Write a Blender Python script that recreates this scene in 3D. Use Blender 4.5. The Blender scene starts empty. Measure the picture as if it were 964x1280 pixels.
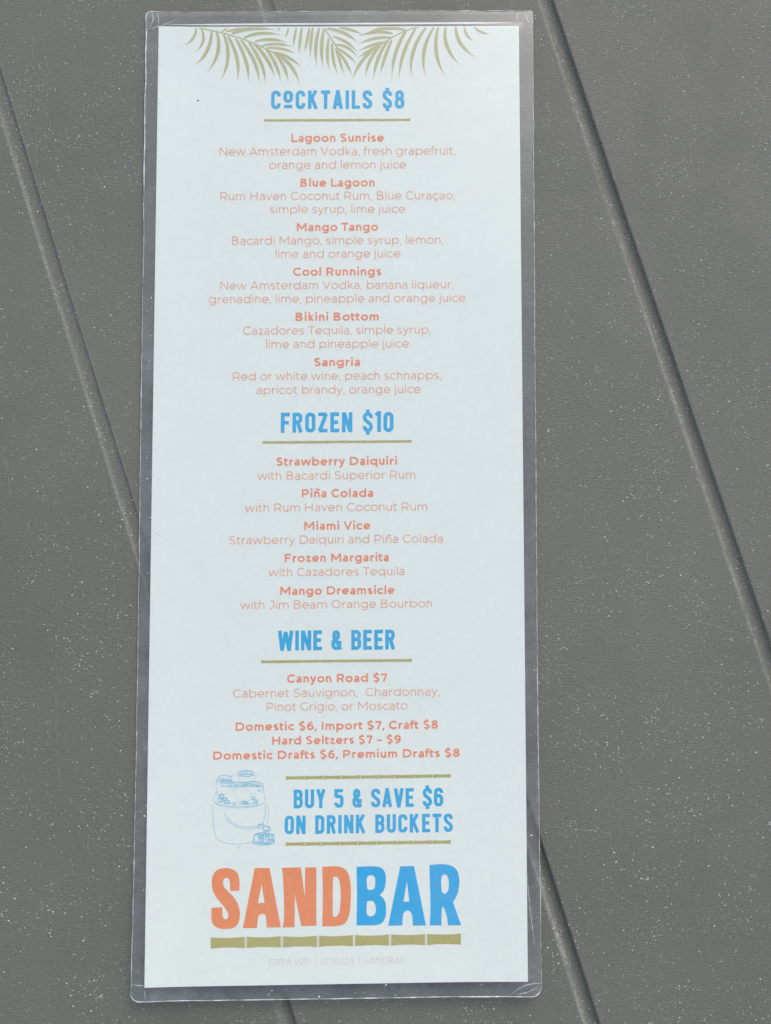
import bpy, bmesh, math, random
from mathutils import Vector, noise
from mathutils.geometry import tessellate_polygon

random.seed(7)
R = math.radians
MM = 0.001
S = bpy.context.scene
COL = S.collection

# ------------------------------------------------------------------ measurements (millimetres, sheet frame)
CAM_LOC = [9.34, -27.12, 302.02]
CAM_ROT = [0.068818, -0.014723, -0.001669]
ROWS = [[[-53.68, 139.0], [54.13, 139.98]], [[-53.74, 121.65], [54.13, 122.62]], [[-53.76, 104.19], [54.11, 105.15]], [[-53.77, 86.74], [54.09, 87.68]], [[-53.79, 69.28], [54.06, 70.21]], [[-53.81, 51.83], [54.04, 52.74]], [[-53.82, 34.38], [54.02, 35.27]], [[-53.84, 16.93], [53.99, 17.81]], [[-53.86, -0.52], [53.97, 0.35]], [[-53.87, -17.96], [53.94, -17.11]], [[-53.89, -35.4], [53.91, -34.56]], [[-53.91, -52.84], [53.87, -52.0]], [[-53.88, -70.25], [53.8, -69.4]], [[-53.81, -87.59], [53.7, -86.72]], [[-53.7, -104.82], [53.57, -103.93]], [[-53.55, -121.94], [53.42, -121.01]], [[-53.37, -138.9], [53.26, -137.95]]]
SHEET = [[-53.68, 139.0], [54.13, 139.98], [53.26, -137.95], [-53.37, -138.9]]
POUCH = [[-57.43, 143.38], [58.34, 144.87], [57.07, -141.93], [-57.09, -142.67]]
TEXT = [('name', 'Lagoon Sunrise', -14.31, 13.35, 104.13, 2.52), ('desc', 'New Amsterdam Vodka, fresh grapefruit,', -35.58, 34.6, 100.07, 2.51), ('desc', 'orange and lemon juice', -20.66, 19.94, 95.93, 2.51), ('name', 'Blue Lagoon', -11.56, 10.64, 90.48, 2.5), ('desc', 'Rum Haven Coconut Rum, Blue Curaçao,', -35.25, 34.54, 86.48, 2.5), ('desc', 'simple syrup, lime juice', -20.43, 19.61, 82.46, 2.49), ('name', 'Mango Tango', -12.55, 11.61, 77.04, 2.49), ('desc', 'Bacardi Mango, simple syrup, lemon,', -31.62, 30.96, 73.04, 2.48), ('desc', 'lime and orange juice', -18.75, 18.23, 68.99, 2.48), ('name', 'Cool Runnings', -13.47, 12.58, 63.61, 2.47), ('desc', 'New Amsterdam Vodka, banana liqueur,', -34.95, 33.93, 59.58, 2.47), ('desc', 'grenadine, lime, pineapple and orange juice', -38.05, 37.36, 55.55, 2.47), ('name', 'Bikini Bottom', -12.78, 11.9, 50.11, 2.46), ('desc', 'Cazadores Tequila, simple syrup,', -27.97, 27.17, 46.1, 2.45), ('desc', 'lime and pineapple juice', -21.38, 20.66, 42.03, 2.45), ('name', 'Sangria', -7.19, 6.36, 36.62, 2.44), ('desc', 'Red or white wine, peach schnapps,', -31.0, 30.2, 32.54, 2.44), ('desc', 'apricot brandy, orange juice', -23.9, 24.06, 28.47, 2.44), ('name', 'Strawberry Daiquiri', -18.02, 17.19, 7.4, 2.41), ('desc', 'with Bacardi Superior Rum', -23.35, 22.59, 3.28, 2.41), ('name', 'Piña Colada', -10.67, 10.24, -1.95, 2.4), ('desc', 'with Rum Haven Coconut Rum', -26.91, 26.04, -6.03, 2.4), ('name', 'Miami Vice', -9.93, 9.36, -11.4, 2.39), ('desc', 'Strawberry Daiquiri and Piña Colada', -31.5, 30.52, -15.38, 2.39), ('name', 'Frozen Margarita', -15.5, 14.81, -20.66, 2.38), ('desc', 'with Cazadores Tequila', -19.88, 19.33, -24.73, 2.38), ('name', 'Mango Dreamsicle', -16.73, 16.38, -30.15, 2.37), ('desc', 'with Jim Beam Orange Bourbon', -27.96, 27.34, -34.1, 2.37), ('name', 'Canyon Road $7', -14.53, 14.28, -55.28, 2.35), ('desc', 'Cabernet Sauvignon,  Chardonnay,', -29.95, 29.39, -59.35, 2.34), ('desc', 'Pinot Grigio, or Moscato', -20.45, 20.11, -63.26, 2.34), ('price', 'Domestic $6, Import $7, Craft $8', -29.27, 28.94, -68.76, 2.33), ('price', 'Hard Seltzers $7 – $9', -18.76, 18.21, -72.81, 2.33), ('price', 'Domestic Drafts $6, Premium Drafts $8', -35.57, 35.14, -76.85, 2.32), ('head', 'CoCKTAILS $8', -20.27, 19.47, 114.22, 5.7), ('head', 'FROZEN $10', -16.77, 16.15, 17.04, 5.89), ('head', 'WINE & BEER', -17.15, 16.53, -46.09, 5.68), ('head', 'BUY 5 & SAVE $6', -12.43, 30.29, -90.8, 5.29), ('head', 'ON DRINK BUCKETS', -14.93, 33.0, -98.01, 5.19), ('fine', 'EPP & WIP  |  OTEUZA  |  SANDBAR', -19.28, 19.39, -134.33, 1.76)]
RULES = [(-22.34, 21.25, 110.78, 0.84), (-22.06, 21.47, 14.22, 0.86), (-22.09, 21.43, -49.24, 0.88), (-14.78, 32.55, -82.23, 1.07), (-14.67, 32.46, -100.78, 1.07)]
BAR = [-35.89, 35.46, -127.84]
FRONDS = [([[[-41.98, 139.26], [-34.84, 138.05], [-28.57, 135.73]], [[-28.57, 135.73], [-24.4, 134.19], [-18.43, 130.95]]], [[[-42.88, 139.38], [-42.68, 135.75], [-46.52, 133.75]], [[-41.39, 139.26], [-39.26, 135.13], [-42.94, 131.81]], [[-38.26, 138.51], [-38.04, 132.05], [-43.04, 127.76]], [[-36.77, 138.2], [-34.48, 131.74], [-39.31, 125.76]], [[-34.69, 137.59], [-31.49, 129.89], [-35.43, 123.15]], [[-33.34, 136.81], [-29.11, 129.28], [-30.48, 122.99]], [[-30.96, 136.04], [-26.58, 128.04], [-27.19, 122.83]], [[-29.47, 135.58], [-23.76, 128.04], [-23.92, 122.21]], [[-27.08, 134.81], [-21.97, 127.73], [-22.08, 122.21]], [[-25.59, 134.5], [-20.8, 129.88], [-19.28, 124.05]], [[-32.16, 137.58], [-26.23, 139.98], [-19.08, 138.65]], [[-33.95, 138.14], [-30.98, 139.0], [-26.82, 139.24]], [[-35.14, 138.14], [-34.25, 138.88], [-33.36, 139.25]], [[-28.58, 136.19], [-23.84, 138.66], [-16.98, 136.96]], [[-21.92, 132.8], [-18.32, 128.03], [-17.39, 122.66]], [[-19.83, 132.03], [-15.64, 127.42], [-15.26, 122.51]], [[-18.49, 131.11], [-13.26, 127.72], [-11.9, 122.04]], [[-18.94, 131.72], [-14.77, 130.49], [-11.48, 127.26]], [[-21.62, 133.11], [-16.57, 133.26], [-12.99, 131.25]], [[-23.11, 133.73], [-18.96, 134.95], [-13.74, 133.41]], [[-25.21, 135.05], [-20.46, 136.5], [-15.39, 134.64]]]), ([[[-4.53, 139.11], [-2.28, 135.71], [-0.04, 132.16]]], [[[-15.26, 139.36], [-15.55, 137.57], [-16.29, 136.03]], [[-17.86, 139.36], [-18.15, 138.74], [-18.53, 138.19]], [[-12.88, 139.36], [-13.46, 136.34], [-13.83, 133.41]], [[-11.24, 139.36], [-11.82, 135.41], [-12.09, 130.95]], [[-9.01, 139.36], [-9.44, 135.41], [-10.61, 131.4]], [[-7.96, 139.35], [-8.69, 134.79], [-8.67, 130.02]], [[-6.02, 139.23], [-7.64, 133.56], [-6.72, 127.4]], [[-4.68, 138.8], [-5.85, 132.63], [-4.79, 127.09]], [[-3.18, 136.02], [-4.06, 131.09], [-3.0, 126.17]], [[-2.13, 134.48], [-2.27, 129.86], [-0.47, 124.78]], [[-1.08, 132.93], [0.12, 129.24], [1.47, 124.63]], [[-0.4, 132.01], [2.29, 128.62], [3.94, 124.32]], [[-0.55, 132.93], [2.58, 131.08], [5.27, 128.0]], [[-1.15, 134.01], [2.58, 134.16], [5.71, 130.0]], [[-1.9, 136.48], [1.98, 135.71], [5.56, 131.69]], [[-3.7, 139.04], [1.97, 138.33], [5.71, 134.53]], [[0.03, 139.29], [3.46, 138.95], [6.9, 137.24]]]), ([[[24.38, 139.64], [18.7, 138.32], [15.11, 135.69]], [[15.11, 135.69], [12.72, 134.31], [11.53, 133.38]]], [[[11.83, 133.85], [5.57, 129.23], [3.94, 122.94]], [[12.42, 133.84], [8.25, 129.23], [7.81, 123.85]], [[14.51, 135.23], [10.63, 129.53], [10.28, 123.08]], [[15.71, 135.38], [13.32, 129.84], [12.27, 124.92]], [[20.19, 138.47], [16.0, 132.3], [15.7, 123.53]], [[22.89, 138.93], [18.09, 131.37], [17.84, 122.91]], [[15.71, 136.16], [10.03, 136.62], [5.56, 134.01]], [[13.32, 134.77], [9.44, 134.16], [5.56, 131.85]], [[11.97, 134.0], [8.54, 132.0], [5.57, 130.0]], [[16.01, 137.39], [10.93, 138.79], [5.85, 136.63]], [[19.6, 138.62], [13.32, 140.02], [7.94, 137.55]], [[25.97, 139.27], [20.27, 131.37], [21.81, 124.14]], [[28.36, 139.27], [23.55, 131.67], [25.98, 123.98]], [[29.71, 139.39], [27.43, 130.75], [31.89, 124.12]], [[31.89, 139.45], [30.73, 132.9], [36.23, 127.65]], [[34.95, 139.51], [34.92, 133.82], [40.88, 129.96]], [[37.5, 139.51], [37.63, 136.6], [40.46, 134.99]], [[40.49, 139.51], [42.13, 137.52], [45.12, 137.21]]])]
LOGO = [('orange', [[[-27.65, -113.57], [-30.24, -113.54], [-30.39, -110.72], [-30.79, -110.13], [-31.47, -109.93], [-32.06, -110.31], [-32.25, -111.28], [-32.05, -112.26], [-31.24, -113.25], [-29.63, -114.83], [-28.34, -116.6], [-27.61, -118.37], [-27.43, -120.12], [-27.66, -121.87], [-28.36, -123.22], [-29.74, -123.9], [-31.53, -124.03], [-33.32, -123.85], [-34.64, -123.05], [-35.32, -121.95], [-35.46, -120.4], [-35.48, -118.14], [-32.38, -118.03], [-32.36, -120.05], [-32.04, -121.03], [-31.56, -121.42], [-30.96, -121.24], [-30.69, -120.46], [-30.86, -119.49], [-31.59, -118.31], [-32.79, -116.93], [-34.2, -115.16], [-35.14, -113.39], [-35.44, -111.63], [-35.34, -109.87], [-34.79, -108.51], [-33.69, -107.55], [-31.9, -107.18], [-30.1, -107.4], [-28.58, -108.21], [-27.89, -109.39], [-27.59, -111.15]]]), ('orange', [[[-23.32, -107.3], [-19.13, -107.36], [-15.83, -123.79], [-19.81, -123.81], [-20.03, -121.01], [-20.35, -120.3], [-21.15, -120.02], [-21.94, -120.4], [-22.33, -121.36], [-22.59, -123.89], [-26.56, -123.91]], [[-21.37, -111.83], [-20.45, -117.03], [-22.36, -117.08]]]), ('orange', [[[-15.65, -107.33], [-10.22, -107.28], [-9.06, -115.79], [-9.02, -107.3], [-5.86, -107.34], [-5.8, -123.55], [-10.06, -123.56], [-11.9, -114.89], [-11.97, -123.85], [-15.31, -123.88], [-14.93, -120.69], [-15.05, -114.84], [-15.32, -109.76]]]), ('orange', [[[-4.22, -107.25], [-1.46, -107.13], [0.54, -107.24], [2.35, -108.04], [3.35, -109.63], [3.88, -112.37], [3.96, -115.5], [3.77, -119.01], [3.29, -121.34], [2.38, -122.89], [0.99, -123.57], [-1.41, -123.81], [-4.16, -123.77], [-4.03, -115.0]], [[-1.13, -110.74], [-0.85, -110.16], [-0.25, -110.05], [0.39, -110.56], [0.88, -112.33], [1.05, -115.46], [0.85, -118.78], [0.46, -120.33], [-0.14, -121.06], [-0.7, -121.09], [-1.1, -120.7], [-1.19, -115.82]]]), ('blue', [[[5.55, -107.38], [8.55, -107.27], [11.36, -107.38], [12.88, -107.99], [13.68, -109.18], [13.92, -110.95], [13.68, -112.9], [13.16, -114.26], [12.16, -115.31], [13.16, -116.22], [13.75, -117.4], [13.95, -119.55], [13.67, -121.69], [12.87, -122.96], [11.36, -123.6], [8.56, -123.68], [5.57, -123.64], [5.68, -115.14]], [[8.55, -110.48], [9.03, -109.9], [9.95, -109.8], [10.64, -110.2], [10.88, -111.3], [10.8, -112.86], [10.36, -113.72], [9.36, -113.9], [8.64, -113.54], [8.47, -112.05]], [[8.56, -117.13], [9.36, -116.83], [10.36, -117.08], [10.88, -118.14], [11.04, -119.51], [10.76, -120.59], [9.96, -121.13], [9.04, -121.04], [8.48, -120.45], [8.4, -118.69]]]), ('blue', [[[17.97, -107.4], [21.9, -107.37], [25.26, -123.92], [21.54, -123.95], [21.35, -121.22], [20.95, -120.23], [20.15, -119.72], [19.27, -120.02], [18.75, -120.98], [18.54, -123.83], [14.55, -123.84]], [[19.88, -111.62], [20.55, -117.22], [18.87, -117.28]]]), ('blue', [[[26.27, -107.2], [29.0, -106.96], [31.81, -107.19], [33.61, -108.08], [34.53, -109.66], [34.8, -112.02], [34.5, -114.37], [33.77, -116.32], [32.97, -117.56], [33.76, -119.83], [35.25, -123.99], [31.53, -124.01], [31.15, -121.36], [30.55, -119.59], [30.16, -118.8], [29.75, -119.78], [29.65, -123.99], [26.34, -123.94], [26.55, -118.56], [26.38, -111.51]], [[29.71, -110.58], [30.39, -109.8], [31.2, -110.01], [31.71, -111.19], [31.78, -113.16], [31.46, -114.64], [30.57, -115.21], [29.85, -114.69], [29.62, -112.73]]])]
BUCKET = [(1.1, [[-35.47, -89.31], [-35.31, -92.09], [-35.08, -95.07], [-34.78, -97.2], [-34.39, -98.59], [-33.41, -99.56], [-32.11, -100.11], [-30.59, -100.45], [-28.43, -100.58], [-26.7, -100.5], [-25.19, -100.22], [-24.11, -99.85]]), (1.0, [[-35.26, -88.25], [-34.82, -89.0], [-33.73, -89.65], [-32.21, -90.04], [-30.69, -90.27], [-28.52, -90.47], [-26.79, -90.45], [-24.63, -90.26], [-23.11, -90.0], [-21.6, -89.49], [-20.73, -88.97]]), (0.8, [[-35.04, -88.78], [-33.52, -89.34], [-32.0, -89.74], [-30.26, -89.98], [-26.79, -90.11], [-24.2, -89.93], [-22.25, -89.48]]), (1.0, [[-34.1, -85.81], [-34.8, -86.65], [-35.22, -87.61], [-35.26, -88.25]]), (1.2, [[-32.19, -91.7], [-31.32, -92.99], [-30.0, -94.39], [-28.48, -95.33], [-26.74, -95.82], [-24.8, -95.91], [-23.07, -95.76], [-21.99, -95.37], [-21.23, -94.83]]), (1.0, [[-32.07, -92.77], [-31.09, -94.06], [-29.78, -95.14], [-28.26, -95.97], [-26.74, -96.37], [-24.79, -96.44], [-23.06, -96.29], [-21.98, -95.99]]), (1.2, [[-20.51, -89.29], [-20.46, -90.57], [-20.54, -92.06], [-20.74, -93.55], [-21.08, -94.94]]), (1.0, [[-19.69, -89.73], [-19.46, -91.01], [-19.5, -92.29], [-19.72, -93.78], [-19.93, -95.16]]), (1.0, [[-21.16, -84.15], [-20.93, -85.44], [-20.75, -86.94], [-20.41, -88.86]]), (1, [[-21.42, -84.36], [-21.3, -86.29]]), (1.0, [[-29.95, -82.16], [-30.1, -82.5], [-30.56, -82.78], [-31.25, -82.97], [-32.06, -83.03], [-32.88, -82.95], [-33.57, -82.75], [-34.03, -82.45], [-34.2, -82.1], [-34.04, -81.76], [-33.58, -81.47], [-32.9, -81.29], [-32.08, -81.23], [-31.27, -81.31], [-30.58, -81.51], [-30.11, -81.81], [-29.95, -82.16]]), (0.9, [[-30.34, -81.94], [-30.47, -82.16], [-30.84, -82.35], [-31.41, -82.48], [-32.07, -82.51], [-32.73, -82.46], [-33.3, -82.32], [-33.68, -82.12], [-33.81, -81.89], [-33.68, -81.67], [-33.31, -81.48], [-32.75, -81.35], [-32.08, -81.31], [-31.42, -81.37], [-30.85, -81.51], [-30.47, -81.7], [-30.34, -81.94]]), (1, [[-34.02, -82.6], [-32.93, -82.97], [-31.41, -83.08], [-30.01, -82.43]]), (1.0, [[-34.24, -82.49], [-34.26, -84.2], [-34.09, -86.55]]), (0.9, [[-30.01, -82.65], [-29.78, -83.61]]), (1.0, [[-23.84, -80.79], [-24.0, -81.12], [-24.47, -81.39], [-25.17, -81.57], [-26.0, -81.63], [-26.83, -81.55], [-27.54, -81.36], [-28.01, -81.07], [-28.18, -80.74], [-28.02, -80.42], [-27.55, -80.14], [-26.85, -79.97], [-26.02, -79.91], [-25.18, -79.99], [-24.48, -80.18], [-24.0, -80.46], [-23.84, -80.79]]), (0.9, [[-24.25, -80.64], [-24.37, -80.85], [-24.73, -81.03], [-25.26, -81.14], [-25.9, -81.18], [-26.53, -81.13], [-27.06, -81.0], [-27.42, -80.81], [-27.55, -80.6], [-27.43, -80.39], [-27.07, -80.21], [-26.54, -80.1], [-25.91, -80.06], [-25.27, -80.11], [-24.74, -80.24], [-24.38, -80.42], [-24.25, -80.64]]), (1.1, [[-28.07, -81.06], [-27.09, -81.61], [-25.57, -81.74], [-23.94, -81.33]]), (0.7, [[-28.17, -81.28], [-27.94, -82.89]]), (0.7, [[-23.79, -81.33], [-23.71, -82.94]]), (1.2, [[-29.93, -83.57], [-30.06, -83.89], [-30.42, -84.17], [-30.97, -84.35], [-31.62, -84.4], [-32.26, -84.33], [-32.82, -84.14], [-33.18, -83.86], [-33.32, -83.53], [-33.19, -83.2], [-32.83, -82.93], [-32.28, -82.75], [-31.63, -82.69], [-30.99, -82.76], [-30.43, -82.96], [-30.06, -83.24], [-29.93, -83.57]]), (1.0, [[-30.54, -83.18], [-30.64, -83.37], [-30.92, -83.53], [-31.34, -83.64], [-31.84, -83.67], [-32.34, -83.63], [-32.76, -83.51], [-33.05, -83.34], [-33.15, -83.14], [-33.05, -82.95], [-32.77, -82.78], [-32.35, -82.68], [-31.85, -82.65], [-31.35, -82.69], [-30.93, -82.81], [-30.65, -82.98], [-30.54, -83.18]]), (1.1, [[-25.87, -83.88], [-26.05, -84.15], [-26.57, -84.38], [-27.34, -84.53], [-28.25, -84.57], [-29.17, -84.51], [-29.94, -84.34], [-30.46, -84.1], [-30.65, -83.82], [-30.47, -83.54], [-29.95, -83.31], [-29.18, -83.16], [-28.27, -83.12], [-27.35, -83.19], [-26.58, -83.35], [-26.06, -83.6], [-25.87, -83.88]]), (1.0, [[-26.2, -83.7], [-26.33, -83.88], [-26.71, -84.03], [-27.27, -84.12], [-27.93, -84.15], [-28.6, -84.11], [-29.16, -84.0], [-29.54, -83.84], [-29.67, -83.66], [-29.54, -83.48], [-29.17, -83.33], [-28.6, -83.24], [-27.94, -83.21], [-27.28, -83.25], [-26.71, -83.36], [-26.33, -83.52], [-26.2, -83.7]]), (1.1, [[-22.08, -83.75], [-22.24, -84.03], [-22.71, -84.26], [-23.41, -84.41], [-24.24, -84.45], [-25.07, -84.39], [-25.78, -84.22], [-26.25, -83.98], [-26.42, -83.7], [-26.25, -83.42], [-25.79, -83.19], [-25.08, -83.04], [-24.25, -83.0], [-23.42, -83.06], [-22.72, -83.23], [-22.24, -83.47], [-22.08, -83.75]]), (1.0, [[-22.42, -83.6], [-22.54, -83.78], [-22.89, -83.93], [-23.41, -84.02], [-24.03, -84.05], [-24.64, -84.01], [-25.16, -83.9], [-25.51, -83.74], [-25.64, -83.56], [-25.52, -83.38], [-25.17, -83.23], [-24.65, -83.13], [-24.03, -83.11], [-23.42, -83.15], [-22.9, -83.26], [-22.55, -83.42], [-22.42, -83.6]]), (1.0, [[-21.16, -84.04], [-21.26, -84.29], [-21.55, -84.49], [-21.99, -84.62], [-22.5, -84.67], [-23.02, -84.61], [-23.46, -84.47], [-23.75, -84.26], [-23.85, -84.01], [-23.75, -83.76], [-23.46, -83.56], [-23.03, -83.43], [-22.51, -83.38], [-22.0, -83.44], [-21.56, -83.58], [-21.27, -83.79], [-21.16, -84.04]]), (1.0, [[-33.14, -84.32], [-30.75, -84.46], [-28.15, -84.49], [-25.11, -84.44], [-21.63, -84.57]]), (0.7, [[-29.66, -84.9], [-29.76, -85.97], [-28.79, -85.55], [-28.9, -84.69]]), (0.5, [[-28.89, -86.62], [-28.76, -88.76]]), (0.6, [[-24.77, -86.24], [-23.36, -86.48], [-23.45, -88.18], [-24.64, -88.06], [-24.77, -86.24]]), (0.6, [[-27.05, -85.57], [-25.53, -85.49], [-24.66, -85.82]]), (0.9, [[-32.8, -87.99], [-33.55, -87.16], [-32.97, -86.28], [-32.18, -87.04], [-32.8, -87.96]]), (0.9, [[-32.26, -87.67], [-33.66, -87.56], [-33.72, -86.5], [-32.41, -86.57], [-32.16, -87.71]]), (0.9, [[-32.54, -87.71], [-33.65, -87.44], [-33.46, -86.55], [-32.25, -86.76], [-32.4, -87.87]]), (0.9, [[-32.71, -88.79], [-33.93, -88.54], [-33.76, -87.57], [-32.4, -87.56], [-32.74, -88.63]]), (0.9, [[-32.58, -88.39], [-33.83, -88.8], [-33.93, -87.6], [-32.85, -87.3], [-32.41, -88.53]]), (0.9, [[-32.43, -88.35], [-33.69, -88.69], [-34.04, -87.66], [-32.73, -87.45], [-32.46, -88.43]]), (0.9, [[-30.72, -88.86], [-31.63, -89.25], [-32.07, -88.59], [-31.32, -88.19], [-30.66, -88.81]]), (0.9, [[-31.09, -89.37], [-32.01, -89.03], [-31.81, -88.15], [-30.82, -88.42], [-31.08, -89.34]]), (0.9, [[-30.79, -88.78], [-31.53, -89.35], [-32.09, -88.65], [-31.39, -88.09], [-30.61, -88.81]]), (0.9, [[-29.06, -89.44], [-29.75, -89.39], [-29.65, -88.85], [-28.91, -88.9], [-29.04, -89.46]]), (0.9, [[-28.85, -89.41], [-29.56, -89.61], [-29.79, -89.04], [-29.1, -88.82], [-28.72, -89.35]]), (0.9, [[-28.89, -89.46], [-29.74, -89.45], [-29.64, -88.84], [-28.91, -88.98], [-28.88, -89.58]]), (0.9, [[-26.43, -89.55], [-27.33, -89.09], [-26.79, -88.61], [-25.78, -88.89], [-26.37, -89.43]]), (0.9, [[-26.05, -89.51], [-27.14, -89.41], [-27.01, -88.55], [-26.13, -88.57], [-26.07, -89.37]]), (0.9, [[-26.42, -89.62], [-27.28, -89.15], [-26.83, -88.42], [-25.92, -88.79], [-26.37, -89.44]]), (0.9, [[-25.37, -89.33], [-26.02, -89.5], [-26.15, -88.87], [-25.39, -88.78], [-25.42, -89.34]]), (0.9, [[-25.19, -89.14], [-25.73, -89.59], [-26.06, -89.1], [-25.71, -88.66], [-25.3, -89.13]]), (0.9, [[-25.38, -89.21], [-25.83, -89.4], [-26.22, -89.04], [-25.6, -88.83], [-25.23, -89.22]]), (0.9, [[-23.59, -88.14], [-24.46, -88.09], [-24.31, -87.34], [-23.58, -87.4], [-23.58, -88.13]]), (0.9, [[-23.96, -88.28], [-24.48, -87.78], [-24.04, -87.32], [-23.56, -87.72], [-23.96, -88.18]]), (0.9, [[-23.83, -88.26], [-24.52, -87.92], [-24.2, -87.21], [-23.41, -87.63], [-23.81, -88.27]]), (0.9, [[-23.16, -89.27], [-23.79, -88.89], [-23.3, -88.24], [-22.64, -88.76], [-23.16, -89.48]]), (0.9, [[-22.81, -89.04], [-23.62, -89.19], [-23.72, -88.49], [-22.92, -88.34], [-22.64, -89.09]]), (0.9, [[-23.15, -89.31], [-23.86, -88.91], [-23.35, -88.46], [-22.73, -88.76], [-23.13, -89.43]]), (0.9, [[-31.7, -88.29], [-32.56, -88.01], [-32.33, -87.3], [-31.29, -87.65], [-31.71, -88.34]]), (0.9, [[-31.87, -88.41], [-32.71, -87.98], [-32.21, -87.33], [-31.5, -87.78], [-31.87, -88.26]]), (0.9, [[-31.92, -88.42], [-32.79, -87.94], [-32.13, -87.35], [-31.3, -87.78], [-31.92, -88.41]]), (0.9, [[-22.25, -85.85], [-22.64, -85.65], [-22.31, -85.39], [-21.8, -85.62], [-22.25, -85.85]]), (0.9, [[-21.91, -85.81], [-22.54, -85.91], [-22.48, -85.43], [-22.1, -85.41], [-21.93, -85.8]]), (0.9, [[-22.14, -85.91], [-22.66, -85.76], [-22.42, -85.33], [-22.02, -85.52], [-22.09, -85.9]]), (1.0, [[-23.48, -97.88], [-20.83, -98.18], [-20.81, -100.12], [-23.97, -100.4], [-23.48, -97.88]]), (1.0, [[-23.58, -98.15], [-21.11, -98.04], [-21.05, -100.39], [-23.46, -100.21], [-23.58, -98.15]]), (1.0, [[-23.52, -97.8], [-21.28, -97.91], [-21.3, -100.46], [-23.66, -100.35], [-23.52, -97.8]]), (1.0, [[-21.36, -98.14], [-18.28, -97.87], [-18.23, -100.43], [-21.3, -100.54], [-21.36, -98.14]]), (1.0, [[-20.91, -97.79], [-18.42, -97.88], [-18.66, -100.26], [-21.22, -100.37], [-20.91, -97.79]]), (1.0, [[-21.48, -98.13], [-18.56, -98.01], [-18.59, -100.58], [-21.02, -100.09], [-21.48, -98.13]]), (1.0, [[-22.44, -97.82], [-19.82, -97.88], [-20.03, -98.96], [-22.37, -98.79], [-22.44, -97.82]]), (1.0, [[-22.39, -97.84], [-20.28, -97.67], [-20.16, -98.82], [-22.12, -98.99], [-22.39, -97.84]]), (1.0, [[-22.56, -97.69], [-19.89, -97.84], [-19.99, -98.99], [-22.24, -98.96], [-22.56, -97.69]]), (1.0, [[-19.6, -97.91], [-17.89, -98.1], [-17.97, -99.41], [-19.44, -99.59], [-19.6, -97.91]]), (1.0, [[-19.65, -98.06], [-17.91, -98.04], [-17.88, -99.63], [-19.36, -99.41], [-19.65, -98.06]]), (1.0, [[-19.44, -97.85], [-17.83, -98.09], [-18.03, -99.42], [-19.65, -99.53], [-19.44, -97.85]]), (1.0, [[-22.38, -95.02], [-20.81, -95.08], [-20.85, -96.16], [-22.47, -96.28], [-22.38, -95.02]]), (1.0, [[-22.38, -95.21], [-20.84, -95.05], [-20.78, -96.11], [-22.23, -96.22], [-22.38, -95.21]]), (1.0, [[-22.46, -95.14], [-20.86, -95.08], [-20.83, -96.17], [-22.35, -96.2], [-22.46, -95.14]]), (1.0, [[-21.16, -95.64], [-19.21, -95.67], [-19.19, -97.16], [-20.85, -97.13], [-21.16, -95.64]]), (1.0, [[-21.18, -95.67], [-19.46, -95.66], [-19.19, -96.94], [-20.89, -96.97], [-21.18, -95.67]]), (1.0, [[-21.18, -95.6], [-19.19, -95.63], [-19.19, -97.01], [-21.01, -96.89], [-21.18, -95.6]]), (1.0, [[-22.09, -98.52], [-19.33, -98.32], [-19.35, -100.7], [-21.84, -100.57], [-22.09, -98.52]]), (1.0, [[-21.61, -98.29], [-19.43, -98.47], [-19.26, -100.9], [-21.75, -100.63], [-21.61, -98.29]]), (1.0, [[-21.69, -98.24], [-19.65, -98.47], [-19.24, -100.51], [-22.02, -100.68], [-21.69, -98.24]]), (1.0, [[-19.77, -99.3], [-17.92, -99.33], [-18.0, -100.5], [-19.72, -100.43], [-19.77, -99.3]]), (1.0, [[-19.91, -99.4], [-18.14, -99.48], [-17.95, -100.44], [-19.68, -100.57], [-19.91, -99.4]]), (1.0, [[-19.72, -99.4], [-17.76, -99.51], [-17.99, -100.47], [-20.02, -100.53], [-19.72, -99.4]]), (1.2, [[-23.05, -97.68], [-21.54, -97.38], [-19.8, -97.51], [-17.96, -98.17], [-17.84, -100.4], [-20.0, -100.91], [-21.94, -101.09], [-23.57, -100.43], [-23.69, -98.63], [-23.05, -97.68]])]
HATCH = [[-32.07, -82.3, 1.96, 0.88], [-26.01, -80.88, 2.07, 0.84], [-31.62, -83.59, 1.53, 0.88], [-27.93, -83.85, 2.39, 0.59], [-24.03, -83.86, 2.18, 0.58], [-32.78, -87.42, 1.09, 0.98], [-31.57, -88.72, 0.98, 0.55], [-26.15, -89.11, 1.3, 0.44], [-23.34, -88.61, 0.87, 0.65], [-21.96, -99.18, 1.52, 1.3], [-19.58, -99.21, 1.52, 1.19], [-20.68, -96.33, 1.31, 0.87]]
DOT = [-27.87, -101.55]
SLIVER = [[-51.18, 139.66], [-19.96, 140.09], [13.58, 140.51], [52.04, 141.01]]
SPECK = [-41.84, 116.48]
LINT = [-52.27, -12.82]
CREASE = [[[-57.31, 137.87], [-53.77, 138.8], [-50.0, 140.25], [-48.12, 141.29]], [[-54.06, 143.35], [-53.68, 141.14], [-53.77, 138.92]], [[-55.71, 143.07], [-55.22, 141.11], [-56.14, 138.63]], [[48.52, -141.32], [50.55, -139.83], [52.8, -138.76], [55.04, -138.33], [57.04, -138.33]], [[55.25, -127.89], [54.12, -117.11], [53.4, -107.32]], [[49.86, -141.31], [53.21, -140.66], [55.9, -139.39]], [[-56.83, -138.04], [-53.52, -138.31]], [[-53.27, -139.58], [-52.98, -142.11]], [[-53.19, -11.9], [-52.04, -12.59], [-50.66, -13.28]], [[53.49, 141.56], [54.0, 144.05]], [[55.92, 143.56], [57.33, 140.6]]]
GROOVES = [[-110.71, -13.97], [-22.7, 71.56], [62.04, 156.42]]
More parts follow.
